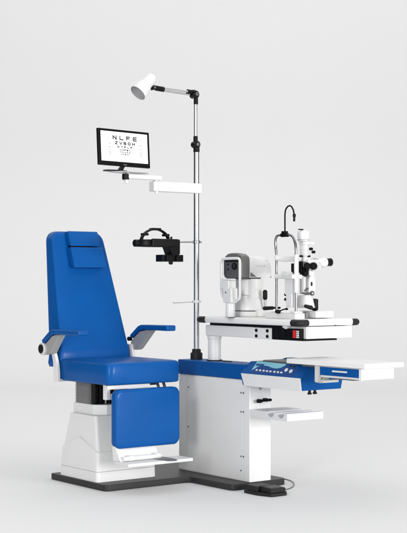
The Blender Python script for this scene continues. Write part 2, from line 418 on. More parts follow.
bm = B(); box(bm, -.026, .04, -.622, -.588, .594, .676); box(bm, -.026, .07, -.66, -.622, .594, .607); obj('bracket', bm, 'grey', wt, bevel=.003)
bm = B(); box(bm, .02, .17, -.63, -.40, .6755, .6772); obj('slide_rail', bm, 'steel', wt)

# ================================================================ INSTRUMENT TABLE
it = thing('instrument_table', 'white instrument table with black corner bumpers on a swing arm and round post', 'table', (.075, .349, .65))
bm = B(); cyl(bm, (.075, .349, .650), (.075, .349, .656), .044, n=40); obj('base_ring', bm, 'rubber', it)
bm = B(); lathe(bm, [(.036, .656), (.036, .77), (.040, .772), (.040, .789), (.036, .790)], (.075, .349, 0), (0, 0, 1), n=44); obj('post', bm, 'white', it)
bm = B(); box(bm, .030, .125, -.045, .372, .7895, .847); arm = obj('swing_arm', bm, 'cab', it, bevel=.004)
bm = B(); box(bm, .028, .122, -.195, -.046, .787, .8455); obj('arm_end', bm, 'white', arm, bevel=.003)
for y in (-.075, -.165):
    for z in (.802, .831):
        bm = B(); cyl(bm, (.0285, y, z), (.022, y, z), .0085, n=20); obj('bolt', bm, 'black', arm)
bm = B(); box(bm, .03, .120, -.42, -.196, .790, .848); box(bm, .026, .05, -.245, -.205, .794, .842); box(bm, .024, .04, -.30, -.26, .80, .85)
obj('power_box', bm, 'black', arm, bevel=.002)
bm = B(); 
for k in range(4): box(bm, .0265, .032, -.388, -.364, .802+k*.0098, .8105+k*.0098)
obj('terminal', bm, 'red', arm, bevel=.0006, label='red terminal block')
bm = B()
for k in range(4):
    for j in range(2): box(bm, .0265, .032, -.4095+j*.0095, -.4015+j*.0095, .802+k*.0098, .8095+k*.0098)
obj('terminal', bm, 'gloss', arm, bevel=.0006, label='white terminal block')
for x in (.045, .105):
    bm = B(); box(bm, x-.012, x+.012, -.30, .335, .848, .8615); obj('slide_rail', bm, 'black', it, bevel=.001)
for q in ((.034, .055, -.09, -.065, .8475, .862), (.026, .05, -.318, -.285, .845, .8622)):
    bm = B(); box(bm, *q); obj('rail_stop', bm, 'gloss', it, bevel=.001)
TX0, TX1, TY0, TY1, TZ0, TZ1 = 0.0, .402, -.445, .395, .862, .895
bm = B()
rings = []
for k in range(9):
    a = R(-90+180*k/8); z = (TZ0+TZ1)/2 + .0165*math.sin(a); d = .008*(1-math.cos(a))
    rings.append([(x, y, z) for x, y in rrect(TX0+d, TX1-d, TY0+d, TY1-d, .02, 5, 1)])
loft(bm, rings); top = obj('tabletop', bm, 'laminate', it, smooth=50)
def bumper(xc, yc, sx, sy, L=.044):
    bm = B(); r = .0175; zc = (TZ0+TZ1)/2 - .001
    pts = []
    c = (xc - sx*.012, yc - sy*.012)
    for k in range(4): pts.append((c[0]-sx*(L-.0)*(1-k/4)+0*sx, yc - sy*.004, zc))
    for k in range(7):
        a = R(90*k/6); pts.append((c[0] + sx*.008*math.sin(a)*1.0, c[1] + sy*.008*math.cos(a), zc))
    for k in range(1, 5): pts.append((xc - sx*.004, c[1]-sy*L*(k/4), zc))
    tube(bm, pts, r, n=16, flat=1.0)
    obj('corner_bumper', bm, 'rubber', top, smooth=50)
bumper(TX0, TY0, -1, -1); bumper(TX0, TY1, -1, 1); bumper(TX1, TY0, 1, -1, .022); bumper(TX1, TY1, 1, 1)
bm = B(); box(bm, .052, .366, -.440, -.12, .797, .8585); dw = obj('drawer', bm, 'gloss', it, bevel=.003)
bm = B(); box(bm, .060, .0645, -.4425, -.4395, .803, .853); obj('drawer_seam', bm, 'grey', dw)
bm = B(); box(bm, .036, .262, -.438, -.16, .787, .7955); obj('drawer_plate', bm, 'black', it, bevel=.001)
bm = B(); cyl(bm, (.245, -.447, .8635), (.245, -.441, .8635), .0022, n=12); obj('edge_screw', bm, 'seam', top)

# ================================================================ POLE
PX, PY = .075, .515
po = thing('instrument_pole', 'tall chrome pole rising from the blue cabinet top', 'pole', (PX, PY, .65))
bm = B(); lathe(bm, [(.034, .650), (.034, .682), (.031, .688), (.025, .689), (.025, .704), (.022, .708), (.016, .709)], (PX, PY, 0), (0, 0, 1), n=40); obj('base_cap', bm, 'rubber', po)
bm = B(); cyl(bm, (PX, PY, .705), (PX, PY, 1.822), .0155, n=72); obj('tube', bm, 'chrome', po)
bm = B(); lathe(bm, [(.0155, .966), (.023, .966), (.024, .968), (.024, .978), (.023, .980), (.0155, .980)], (PX, PY, 0), (0, 0, 1), n=36); obj('collar', bm, 'gloss', po)
bm = B(); lathe(bm, [(.0155, 1.298), (.019, 1.298), (.0195, 1.300), (.0195, 1.314), (.019, 1.316), (.0155, 1.316)], (PX, PY, 0), (0, 0, 1), n=36); cyl(bm, (PX+.016, PY, 1.307), (PX+.034, PY, 1.307), .006, n=16)
obj('hook_clamp', bm, 'steel', po)
bm = B(); tube(bm, [(PX-.015, PY, 1.307), (PX-.10, PY, 1.305), (PX-.155, PY, 1.303)], .0045, n=14); obj('hook_rod', bm, 'steel', po)
bm = B(); tube(bm, [(PX-.02, PY, .972), (PX-.09, PY-.004, .969), (PX-.165, PY-.012, .967), (PX-.172, PY-.012, .972)], .0018, n=8); obj('wire_holder', bm, 'steel', po)

# ================================================================ EXAMINATION LAMP
la = thing('examination_lamp', 'white bell-shaped lamp on a jointed chrome arm at the pole top', 'lamp', (PX, PY, 1.822))
bm = B(); lathe(bm, [(.0165, 1.81), (.0175, 1.812), (.0175, 1.845), (.012, 1.85)], (PX, PY, 0), (0, 0, 1), n=28)
cyl(bm, (PX-.006, PY-.022, 1.853), (PX-.006, PY+.022, 1.853), .019, n=30); cyl(bm, (PX-.006, PY, 1.86), (PX-.006, PY, 1.90), .0125, n=24)
jt = obj('joint', bm, 'black', la)
bm = B(); cyl(bm, (PX-.006, PY-.024, 1.853), (PX-.006, PY-.021, 1.853), .010, n=24); obj('joint_cap', bm, 'steel', jt)
bm = B(); cyl(bm, (PX-.006, PY, 1.895), (PX-.006, PY, 2.10), .0095, n=28); obj('upper_tube', bm, 'chrome', la)
bm = B(); cyl(bm, (PX-.004, PY, 2.078), (PX-.004, PY, 2.14), .0125, n=24); cyl(bm, (PX-.015, PY-.022, 2.132), (PX-.015, PY+.022, 2.132), .021, n=30)
cyl(bm, (PX-.015, PY, 2.142), (PX-.066, PY, 2.147), .012, n=24)
tube(bm, [(PX-.045, PY, 2.147), (PX-.015, PY, 2.150), (PX-.001, PY, 2.145), (PX-.002, PY, 2.10)], .010, n=16)
el = obj('elbow', bm, 'black', la)
bm = B(); cyl(bm, (PX-.012, PY-.0245, 2.134), (PX-.012, PY-.0215, 2.134), .011, n=24); obj('joint_cap', bm, 'steel', el)
bm = B(); cyl(bm, (PX-.045, PY-.004, 2.1445), (-.158, PY-.004, 2.150), .0062, n=20); cyl(bm, (PX-.045, PY+.004, 2.130), (-.158, PY+.004, 2.137), .0062, n=20); obj('arm_tube', bm, 'chrome', la)
bm = B(); cyl(bm, (-.150, PY, 2.143), (-.203, PY, 2.146), .0145, n=24); capsule(bm, (-.195, PY, 2.146), (-.232, PY, 2.146), .0115)
cyl(bm, (-.221, PY-.018, 2.146), (-.221, PY+.018, 2.146), .0125, n=24); tube(bm, [(-.225, PY, 2.146), (-.242, PY, 2.135), (-.255, PY, 2.142)], .0055, n=12)
sj = obj('shade_joint', bm, 'black', la)
bm = B(); cyl(bm, (-.221, PY-.0195, 2.146), (-.221, PY-.017, 2.146), .006, n=20); obj('joint_cap', bm, 'steel', sj)
ax = Vector((.707, 0, .707)); mo = Vector((-.322, PY, 2.108))
bm = B()
lathe(bm, [(.0475, 0), (.0490, .0015), (.0485, .012), (.0465, .030), (.0440, .050), (.0415, .062), (.0375, .069), (.0345, .074), (.0335, .082), (.0328, .110), (.0315, .126), (.027, .137), (.016, .143), (0, .145)], mo, ax, n=56)
for f in [f for f in bm.faces if len(f.verts) > 10]: bm.faces.remove(f)
bmesh.ops.recalc_face_normals(bm, faces=bm.faces)
shd = obj('shade', bm, 'gloss', la, smooth=60)
md = shd.modifiers.new('thickness', 'SOLIDIFY'); md.thickness = .0018; md.offset = -1
bm = B(); lathe(bm, [(.0462, .004), (.0440, .032), (.040, .060), (.031, .080), (.0, .084)], mo, ax, n=48)
for f in [f for f in bm.faces if len(f.verts) > 10]: bm.faces.remove(f)
obj('reflector', bm, 'shadein', shd, smooth=60)

# ================================================================ MONITOR ARM, MONITOR
ma = thing('swing_bracket', 'white two-part swing bracket on the chrome pole carrying the monitor', 'bracket', (PX, PY, 1.578))
bm = B(); box(bm, -.232, .098, PY-.026, PY+.026, 1.579, 1.634); obj('lower_arm', bm, 'gloss', ma, bevel=.006)
bm = B(); cyl(bm, (-.205, PY-.01, 1.560+.006), (-.205, PY-.01, 1.580), .010, n=20); obj('pivot_knob', bm, 'gloss', ma)
bm = B(); cyl(bm, (-.205, PY-.004, 1.633), (-.205, PY-.004, 1.642), .014, n=24); obj('pivot', bm, 'grey', ma)
bm = B(); box(bm, -.405, -.178, PY-.026, PY+.012, 1.6405, 1.6645); obj('upper_arm', bm, 'gloss', ma, bevel=.003)
bm = B(); cyl(bm, (-.408, PY-.010, 1.634), (-.408, PY-.010, 1.666), .019, n=28); obj('tilt_block', bm, 'black', ma)
bm = B(); lathe(bm, [(0, 0), (.009, .002), (.013, .010), (.013, .022), (.011, .026), (0, .026)], (-.405, PY-.014, 1.612), (0, 0, 1), n=24); obj('tilt_knob', bm, 'gloss', ma)
bm = B(); lathe(bm, [(.0, 0), (.12, 0), (.122, .0015), (.12, .003), (0, .003)], (-.385, PY-.01, 1.672), (0, 0, 1), n=56, sx=.55, sy=1.0)
cyl(bm, (-.395, PY-.01, 1.662), (-.395, PY-.01, 1.674), .012, n=20)
obj('support_plate', bm, 'grey', ma)
mn = thing('monitor', 'black flat monitor showing a letter eye chart, standing on the swing arm', 'monitor', (-.42, PY-.01, 1.6752))
MW, MH = .346, .196
mc = Vector((-.4305, PY-.022, 1.7995))
MM = Matrix.Translation(mc) @ Matrix.Rotation(R(4), 4, 'Z') @ Matrix.Rotation(R(-4), 4, 'X') @ Matrix.Rotation(R(.4), 4, 'Y')   # local: x right, z up, -y towards the viewer
bm = B(); box(bm, -MW/2, MW/2, -.010, .006, -MH/2, MH/2); xform(bm, MM); bz = obj('housing', bm, 'black', mn, bevel=.003)
bm = B(); box(bm, -MW*.36, MW*.36, .005, .028, -MH*.36, MH*.36); xform(bm, MM); obj('rear_cover', bm, 'black', mn, bevel=.006)
SX0, SX1, SZ0, SZ1 = -MW/2+.017, MW/2-.016, -MH/2+.023, MH/2-.0135
bm = B(); box(bm, SX0, SX1, -.0112, -.0095, SZ0, SZ1); xform(bm, MM); sc = obj('screen', bm, 'screen', mn)
T0 = MM @ Matrix.Translation((0, -.0118, 0))
STROKES = {'N': [(0,0,0,1), (0,1,1,0), (1,0,1,1)], 'L': [(0,1,0,0), (0,0,1,0)], 'F': [(0,0,0,1), (0,1,1,1), (0,.52,.8,.52)], 'E': [(0,0,0,1), (0,1,1,1), (0,.5,.85,.5), (0,0,1,0)],
 'Z': [(0,1,1,1), (1,1,0,0), (0,0,1,0)], 'V': [(0,1,.5,0), (.5,0,1,1)], 'H': [(0,0,0,1), (1,0,1,1), (0,.5,1,.5)], 'K': [(0,0,0,1), (0,.45,1,1), (.3,.6,1,0)], 'T': [(0,1,1,1), (.5,1,.5,0)],
 'B': [(0,0,0,1), (0,1,.75,1), (.75,1,.95,.8), (.95,.8,.75,.52), (0,.52,.75,.52), (.75,.52,1,.26), (1,.26,.75,0), (.75,0,0,0)], 'P': [(0,0,0,1), (0,1,.75,1), (.75,1,1,.76), (1,.76,.75,.5), (.75,.5,0,.5)],
 'D': [(0,0,0,1), (0,1,.6,1), (.6,1,1,.65), (1,.65,1,.35), (1,.35,.6,0), (.6,0,0,0)],
 'O': [(.3,1,.7,1), (.7,1,1,.7), (1,.7,1,.3), (1,.3,.7,0), (.7,0,.3,0), (.3,0,0,.3), (0,.3,0,.7), (0,.7,.3,1)],
 'X': [(0,0,1,1), (0,1,1,0)], '0': [(.2,1,.8,1), (.8,1,.8,0), (.8,0,.2,0), (.2,0,.2,1)], '.': [(.5,0,.5,.1)], '1': [(.5,0,.5,1), (.2,.8,.5,1)], '2': [(.1,1,.9,1), (.9,1,.9,.5), (.9,.5,.1,.5), (.1,.5,.1,0), (.1,0,.9,0)],
 '3': [(.1,1,.9,1), (.9,1,.9,0), (.9,0,.1,0), (.2,.5,.9,.5)], '4': [(.1,1,.1,.5), (.1,.5,.9,.5), (.8,1,.8,0)], '5': [(.9,1,.1,1), (.1,1,.1,.5), (.1,.5,.9,.5), (.9,.5,.9,0), (.9,0,.1,0)], '6': [(.9,1,.1,1), (.1,1,.1,0), (.1,0,.9,0), (.9,0,.9,.5), (.9,.5,.1,.5)]}
def glyph(bm, c, cx, cz, w, h, t):
    for k, (x0, z0, x1, z1) in enumerate(STROKES[c]):
        a = Vector((cx + (x0-.5)*(w-t), 0, cz + (z0-.5)*(h-t))); b_ = Vector((cx + (x1-.5)*(w-t), 0, cz + (z1-.5)*(h-t)))
        d = (b_-a).normalized(); n_ = Vector((-d.z, 0, d.x))*t/2; a -= d*t/2; b_ += d*t/2; e = .0003 + .00003*k
        q = [a-n_, b_-n_, b_+n_, a+n_]
        v0 = [bm.verts.new(T0 @ p) for p in q]; v1 = [bm.verts.new(T0 @ (p - Vector((0, e, 0)))) for p in q]
        bm.faces.new(v1); bm.faces.new(v0[::-1])
        for m_ in range(4): bm.faces.new((v0[m_], v0[(m_+1) % 4], v1[(m_+1) % 4], v1[m_]))
bm = B()
for s_, z, h, w, step, t in (('NLFE', .053, .0235, .0265, .0455, .0060), ('ZVBOH', .0255, .0175, .0195, .0290, .0046), ('KTPLF', .0045, .0125, .0140, .0215, .0034), ('HNFEV', -.0110, .0088, .0105, .0152, .0028), ('TLHDO', -.0230, .0084, .0098, .0148, .0026), ('OPBZN', -.0345, .0066, .0080, .0114, .0020)):
    for i, c_ in enumerate(s_): glyph(bm, c_, .003 + (i-(len(s_)-1)/2)*step, z, w, h, t)
obj('chart_letters', bm, 'ink', sc)
bm = B()
for i, z in enumerate((.047, .0205, .0, -.0155, -.0265, -.037)):
    for x in (-.100, .108):
        for k, c_ in enumerate('0.%d' % (i+1)): glyph(bm, c_, x + (k-1)*.0046, z, .0046, .0058, .0018)
for k, c_ in enumerate('FX'): glyph(bm, c_, .136 + k*.006, .068, .0048, .0050, .0012)
obj('chart_numbers', bm, 'seam', sc)
bm = B(); box(bm, -.012, .012, -.0108, -.0098, -MH/2+.006, -MH/2+.011); xform(bm, MM); obj('bezel_mark', bm, 'seam', bz)
nk = B(); prism(nk, [(-.463, 1.678), (-.433, 1.678), (-.405, 1.725), (-.425, 1.725)], 'y', PY-.022, PY-.002); obj('neck', nk, 'black', mn, bevel=.003)
bm = B(); lathe(bm, [(0, 0), (.075, 0), (.076, .002), (.072, .006), (0, .008)], (-.475, PY-.012, 1.6752), (0, 0, 1), n=48, sx=.55, sy=1); obj('stand_base', bm, 'black', mn)

# ================================================================ HEAD-WORN OPHTHALMOSCOPE
oh = thing('head_worn_ophthalmoscope', 'black head-worn viewing scope hanging from the thin rod on the pole', 'medical device', (-.2, PY, 1.19))
hx, hz = -.20, 1.293
def ell(a, b_, z, n=40): return [(hx-.005 + a*math.cos(2*math.pi*i/n), PY + b_*math.sin(2*math.pi*i/n), z) for i in range(n)]
bm = B(); n = 40
o_ = [[bm.verts.new(p) for p in ell(a, b_, z)] for a, b_, z in ((.118, .082, 1.276), (.120, .084, 1.282), (.120, .084, 1.308), (.118, .082, 1.314), (.108, .072, 1.314), (.106, .070, 1.308), (.106, .070, 1.282), (.108, .072, 1.276))]
for k in range(8):
    a, c = o_[k], o_[(k+1) % 8]
    for i in range(n): bm.faces.new((a[i], a[(i+1) % n], c[(i+1) % n], c[i]))
obj('headband', bm, 'black', oh, smooth=50)
bm = B(); cyl(bm, (-.345, PY, 1.294), (-.30, PY, 1.294), .020, n=28); obj('band_knob', bm, 'black', oh)
bm = B(); tube(bm, [(hx-.008 + .093*math.cos(R(a)), PY, 1.300 + .072*math.sin(R(a))) for a in range(0, 181, 9)], .0155, n=12, flat=.38); obj('top_strap', bm, 'black', oh)
for q in ((-.236, -.178, 1.366, 1.379), (-.292, -.262, 1.336, 1.350), (-.150, -.122, 1.334, 1.348)):
    bm = B(); box(bm, q[0], q[1], PY-.02, PY+.02, q[2], q[3]); obj('strap_pad', bm, 'black', oh, bevel=.004)
bm = B(); box(bm, -.285, -.11, PY-.088, PY-.070, 1.275, 1.318); obj('side_pad', bm, 'black', oh, bevel=.006)
bm = B()
prism(bm, [(-.135, 1.318), (-.066, 1.318), (-.064, 1.305), (-.064, 1.240), (-.075, 1.228), (-.115, 1.228), (-.128, 1.262), (-.138, 1.28)], 'y', PY-.035, PY+.035)
cyl(bm, (-.098, PY, 1.31), (-.098, PY, 1.334), .006, n=16); cyl(bm, (-.112, PY, 1.205), (-.112, PY, 1.235), .016, n=20)
obj('optics_block', bm, 'black', oh, bevel=.003)
bm = B(); box(bm, -.182, -.038, PY-.03, PY+.03, 1.195, 1.233); cyl(bm, (-.145, PY-.02, 1.214), (-.145, PY-.045, 1.214), .017, n=24); cyl(bm, (-.078, PY-.02, 1.214), (-.078, PY-.045, 1.214), .017, n=24)
lathe(bm, [(.012, 0), (.012, .012), (.008, .016), (0, .017)], (-.102, PY, 1.196), (0, 0, -1), n=20)
obj('eyepiece_box', bm, 'black', oh, bevel=.003)

# ================================================================ AUTOREFRACTOR
ar = thing('autorefractor', 'white eye-measuring instrument with grey hood and chin rest on the instrument table', 'medical device', (.19, .175, .895))
AX, AY = .19, .175
bm = B()
lathe(bm, [(.098, .8955), (.101, .898), (.101, .921), (.099, .924), (.094, .925), (.094, .930), (.097, .931), (.095, .952), (.087, .988), (.0875, .992), (.085, .995), (.083, 1.01), (.080, 1.05), (.079, 1.10)], (AX-.008, AY, 0), (0, 0, 1), n=64, sx=1, sy=.95)
obj('body_column', bm, 'white', ar, smooth=50)
bm = B(); lathe(bm, [(.0965, .9245), (.0972, .9255), (.0972, .9285), (.0965, .9295)], (AX-.008, AY, 0), (0, 0, 1), n=64, sx=1, sy=.95); obj('base_seam', bm, 'seam', ar)
bm = B(); rings = []
for z, d in ((.8955, .003), (.8985, 0), (.930, 0), (.936, .004), (.938, .010)): rings.append([(x, y, z) for x, y in rrect(.15+d, .335-d, .045+d, .265-d, .03, 5, 1)])
loft(bm, rings); bs = obj('base_box', bm, 'white', ar, smooth=50)
bm = B(); box(bm, .225, .257, .0435, .0455, .908, .921); obj('port_plate', bm, 'greyink', bs)
for x in (.232, .250):
    bm = B(); cyl(bm, (x, .0438, .9145), (x, .042, .9145), .0045, n=14); obj('port', bm, 'black', bs)
# swoosh seam on the column
bm = B(); pts = []
for k in range(25):
    a = R(150 + 140*k/24); rr = .0832
    pts.append((AX-.008 + rr*math.cos(a)*1.0, AY + rr*.95*math.sin(a), 1.022 - .03*(k/24)**1.5))
tube(bm, pts, .0016, n=6); obj('column_seam', bm, 'greyink', ar)
# head: white rear cover + grey hood
def head_ring(x, top, side, bot=1.107):
    zt = top; out = []
    y0, y1 = .100+side, .250-side
    return [(x, y, z) for y, z in [(y1, bot+.004), (y1, zt-.035), (y1-.006, zt-.018), (y1-.03, zt-.004), (y1-.06, zt), (y0+.06, zt), (y0+.03, zt-.004), (y0+.006, zt-.018), (y0, zt-.035), (y0, bot+.004), (y0+.004, bot), (y1-.004, bot)]]
bm = B(); loft(bm, [head_ring(.123, 1.233, .0), head_ring(.135, 1.233, -.001), head_ring(.20, 1.231, -.001), head_ring(.24, 1.226, 0), head_ring(.265, 1.216, .004), head_ring(.28, 1.20, .010, 1.110), head_ring(.288, 1.17, .016, 1.114), head_ring(.288, 1.14, .018, 1.116)])
hd = obj('rear_cover', bm, 'gloss', ar, bevel=.0015, seg=2, smooth=40)
bm = B(); loft(bm, [head_ring(.066, 1.236, .002), head_ring(.07, 1.240, -.003), head_ring(.09, 1.241, -.003), head_ring(.1215, 1.238, -.002)])
hood = obj('hood', bm, 'midgrey', ar, bevel=.002, seg=2, smooth=40)
bm = B(); box(bm, .055, .067, .108, .243, 1.118, 1.205); obj('front_panel', bm, 'darkgrey', hood, bevel=.005)
bm = B(); cyl(bm, (.056, .143, 1.168), (.047, .143, 1.168), .019, n=32); ln = obj('measuring_lens', bm, 'black', hood)
bm = B(); cyl(bm, (.0475, .143, 1.168), (.0455, .143, 1.168), .012, n=28); obj('lens_glass', bm, 'lens', ln)
for y, z in ((.200, 1.178), (.200, 1.152)):
    bm = B(); cyl(bm, (.056, y, z), (.052, y, z), .006, n=18); obj('sensor_window', bm, 'lens', hood)
bm = B(); box(bm, .072, .21, .11, .24, 1.098, 1.108); obj('head_base', bm, 'darkgrey', ar, bevel=.002)
# marks on the cover
bm = B(); x = .168
for k in range(9):
    w = random.uniform(.0035, .0055); h = .0062
    z0 = 1.1665
    box(bm, x, x+.0012, .0983, .0995, z0, z0+h)
    if k % 2: box(bm, x+.0012, x+w, .0983, .0995, z0+h*.5, z0+h*.5+.0012)
    else: box(bm, x+.0012, x+w, .0983, .0995, z0+h-.0012, z0+h)
    if k % 3: box(bm, x+w, x+w+.001, .0983, .0995, z0, z0+h)
    x += w + .0028
obj('wordmark', bm, 'paleink', hd)
for x, z in ((.145, 1.19), (.145, 1.135), (.237, 1.20), (.243, 1.137)):
    bm = B(); cyl(bm, (x, .0995, z), (x, .0975, z), .0028, n=14); obj('screw', bm, 'paleink', hd)
bm = B(); prism(bm, [(.128, 1.112), (.168, 1.112), (.128, 1.136)], 'y', .0975, .0995); obj('corner_badge', bm, 'midgrey', hd)
# chin rest and forehead frame
CX = .0
bm = B(); lathe(bm, [(.0245, .8955), (.0255, .898), (.0255, .968), (.0245, .971), (.022, .9715), (.022, 1.0)], (CX, .112, 0), (0, 0, 1), n=36); cr = obj('chin_rest_post', bm, 'gloss', ar)
bm = B(); cyl(bm, (CX, .112, .8952), (CX, .112, .8968), .028, n=36); obj('post_ring', bm, 'rubber', ar)
bm = B(); prism(bm, [(.142, .972), (.080, .972), (.074, .985), (.074, 1.045), (.082, 1.052), (.138, 1.052), (.145, 1.040), (.145, .985)], 'x', CX-.026, CX+.022); obj('chin_rest_clamp', bm, 'gloss', ar, bevel=.005)
bm = B(); box(bm, CX-.02, CX+.035, .105, .178, 1.045, 1.092); box(bm, CX-.012, CX+.030, .10, .172, 1.092, 1.102); ck = obj('chin_rest', bm, 'gloss', ar, bevel=.006)
bm = B(); cyl(bm, (CX-.0265, .118, 1.028), (CX-.028, .118, 1.028), .004, n=14); obj('clamp_screw', bm, 'black', ar)
bm = B()
fr = [(CX, .105, .988), (CX, .155, .990), (CX, .180, 1.010), (CX, .188, 1.03), (CX, .190, 1.06), (CX, .190, 1.18), (CX, .188, 1.195), (CX, .180, 1.205), (CX, .165, 1.208), (CX, .12, 1.209), (CX, .055, 1.209), (CX, .040, 1.207), (CX, .032, 1.20), (CX, .030, 1.19), (CX, .030, 1.02), (CX, .034, .996), (CX, .05, .988), (CX, .105, .984)]
tube(bm, fr, .0074, n=8); obj('forehead_frame', bm, 'gloss', ar, smooth=50)
bm = B(); box(bm, CX+.006, CX+.02, .05, .17, 1.190, 1.201); obj('forehead_pad', bm, 'black', ar, bevel=.003)
# joystick
bm = B(); cyl(bm, (.199, .062, .935), (.199, .062, .99), .007, .006, n=18); js = obj('joystick', bm, 'steel', ar)
bm = B(); capsule(bm, (.199, .062, .985), (.199, .062, 1.042), .0125); obj('joystick_grip', bm, 'black', js)

# ================================================================ SLIT LAMP
sl = thing('slit_lamp_microscope', 'white slit lamp microscope with chrome head frame on the front end of the table', 'medical device', (.17, -.27, .895))
Y = -.27
fx = .06
bm = B(); box(bm, .035, .10, -.375, -.135, .8955, .925); box(bm, .04, .095, -.365, -.325, .925, .935); box(bm, .04, .095, -.215, -.175, .925, .935); obj('frame_foot', bm, 'gloss', sl, bevel=.004)
fr = [(fx, -.198, .925), (fx, -.198, 1.24), (fx, -.196, 1.265), (fx, -.190, 1.285), (fx, -.195+.012, 1.297), (fx, -.186, 1.312), (fx, -.198, 1.322), (fx, -.215, 1.325), (fx, -.30, 1.325), (fx, -.320, 1.318), (fx, -.338, 1.300), (fx, -.348, 1.275), (fx, -.352, 1.25), (fx, -.352, .925)]
fr = [(fx, -.198, .925), (fx, -.198, 1.23), (fx, -.192, 1.262), (fx, -.189, 1.285), (fx, -.191, 1.305), (fx, -.199, 1.319), (fx, -.213, 1.325), (fx, -.30, 1.325), (fx, -.320, 1.319), (fx, -.336, 1.303), (fx, -.346, 1.280), (fx, -.351, 1.25), (fx, -.352, 1.20), (fx, -.352, .925)]
bm = B(); tube(bm, fr, .0065, n=32); hf = obj('head_frame', bm, 'framesteel', sl, smooth=60)
bm = B(); cyl(bm, (fx, -.236, 1.325), (fx, -.292, 1.325), .0105, n=20); box(bm, fx-.012, fx+.012, -.275, -.25, 1.315, 1.345); obj('frame_clamp', bm, 'black', hf, bevel=.002)
bm = B(); tube(bm, [(fx-.002, -.198, 1.208), (fx+.03, -.235, 1.203), (fx+.034, -.275, 1.203), (fx+.03, -.315, 1.203), (fx-.002, -.352, 1.208)], .0075, n=12, flat=2.0); obj('forehead_band', bm, 'gloss', hf, smooth=60)
bm = B(); cyl(bm, (fx, -.198, 1.197), (fx, -.198, 1.222), .0095, n=20); obj('band_clip', bm, 'gloss', hf)
bm = B(); cyl(bm, (fx, -.352, 1.190), (fx, -.352, 1.222), .010, n=20); obj('band_clip', bm, 'gloss', hf)
bm = B(); tube(bm, [(fx, -.265, 1.33), (fx, -.265, 1.43), (fx, -.268, 1.448), (fx, -.276, 1.462), (fx, -.290, 1.472), (fx, -.304, 1.474), (fx, -.318, 1.468), (fx, -.330, 1.452), (fx, -.336, 1.434), (fx, -.338, 1.420)], .0042, n=12); gn = obj('fixation_gooseneck', bm, 'black', sl, smooth=60)
bm = B(); cyl(bm, (fx, -.338, 1.43), (fx, -.338, 1.415), .0085, n=18); cyl(bm, (fx, -.338, 1.416), (fx, -.337, 1.392), .0058, n=18); obj('fixation_light', bm, 'black', gn)
bm = B(); cyl(bm, (fx, -.198, 1.105), (fx, -.198, 1.123), .0105, n=20); tube(bm, [(fx, -.198, 1.114), (fx, -.25, 1.112), (fx, -.30, 1.112)], .0085, n=12, flat=1.5); obj('chin_rest_bar', bm, 'gloss', sl, smooth=60)
bm = B(); prism(bm, [(-.355, 1.100), (-.355, 1.122), (-.335, 1.118), (-.31, 1.117), (-.285, 1.128), (-.27, 1.14), (-.27, 1.10)], 'x', fx-.03, fx+.04); obj('chin_cup', bm, 'grey', sl, bevel=.003)
bm = B(); cyl(bm, (fx, -.352, 1.03), (fx, -.352, 1.20), .0105, n=24); box(bm, fx-.01, fx+.02, -.335, -.275, 1.02, 1.115); obj('chin_rest_column', bm, 'gloss', sl, bevel=.001)
bm = B(); box(bm, fx-.015, fx+.02, -.335, -.29, .955, 1.025); cb2 = obj('height_block', bm, 'gloss', sl, bevel=.003)
for z in (1.02, .995):
    bm = B(); capsule(bm, (fx, -.262, z), (fx, -.292, z), .0085); obj('height_knob', bm, 'black', cb2)
# black slit mechanism + illumination tower
def px(p): return .144 + (p-298)*.0069
def pz(p): return 1.167 + (266-p)*.00518
tx = px(304)
bm = B(); cyl(bm, (tx, Y, pz(262)), (tx, Y, pz(255)), .013, n=24); lathe(bm, [(.021, 0), (.022, .002), (.022, .058), (.020, .061)], (tx, Y, pz(256)), (0, 0, 1), n=32)
lathe(bm, [(.030, 0), (.031, .002), (.031, .012), (.030, .014)], (tx+.006, Y, pz(244.5)), (0, 0, 1), n=36); box(bm, tx, tx+.055, Y-.018, Y+.018, pz(244.5), pz(242))
lathe(bm, [(.027, 0), (.031, .004), (.031, .006), (.029, .007), (.029, .009), (.0315, .010), (.0315, .045), (.028, .053), (.018, .057), (0, .058)], (tx-.004, Y, pz(241.5)), (0, 0, 1), n=36)
tw = obj('illumination_tower', bm, 'gloss', sl, smooth=45)
bm = B(); cyl(bm, (tx-.016, Y, pz(232)), (tx-.016, Y, pz(229.5)), .004, n=12); box(bm, tx-.036, tx-.008, Y-.006, Y+.006, pz(230), pz(229)); obj('tower_lever', bm, 'black', tw, bevel=.001)
for a, c in ((308, 249), (310.5, 252)):
    bm = B(); cyl(bm, (px(a), Y-.015, pz(c)), (px(a), Y-.032, pz(c)), .0078, n=18); obj('tower_knob', bm, 'black', tw)
for a in (299.5, 307):
    bm = B(); cyl(bm, (px(a)-.008, Y-.012, pz(256.3)), (px(a)+.010, Y-.012, pz(256.3)), .0055, n=14); obj('tower_screw', bm, 'black', tw)
bm = B(); box(bm, px(303), px(309), Y-.012, Y+.012, pz(262), pz(256)); obj('tower_bracket', bm, 'gloss', tw, bevel=.002)
bm = B()
box(bm, px(294.5)-.006, px(295.2)+.002, Y-.012, Y+.02, pz(274), pz(263.5)); obj('slit_lever', bm, 'black', sl, bevel=.0015)
bm = B(); box(bm, px(300), px(301.6), Y-.012, Y+.01, pz(273), pz(261.5))
box(bm, px(301), px(305), Y-.02, Y+.01, pz(276), pz(268)); box(bm, px(304), px(307), Y-.01, Y+.01, pz(274.5), pz(267)); cyl(bm, (px(302.5), Y-.015, pz(274)), (px(302.5), Y-.03, pz(274)), .013, n=20)
cyl(bm, (px(303.5), Y-.015, pz(269)), (px(303.5), Y-.034, pz(269)), .011, n=20)
obj('slit_mechanism', bm, 'black', sl, bevel=.0015)
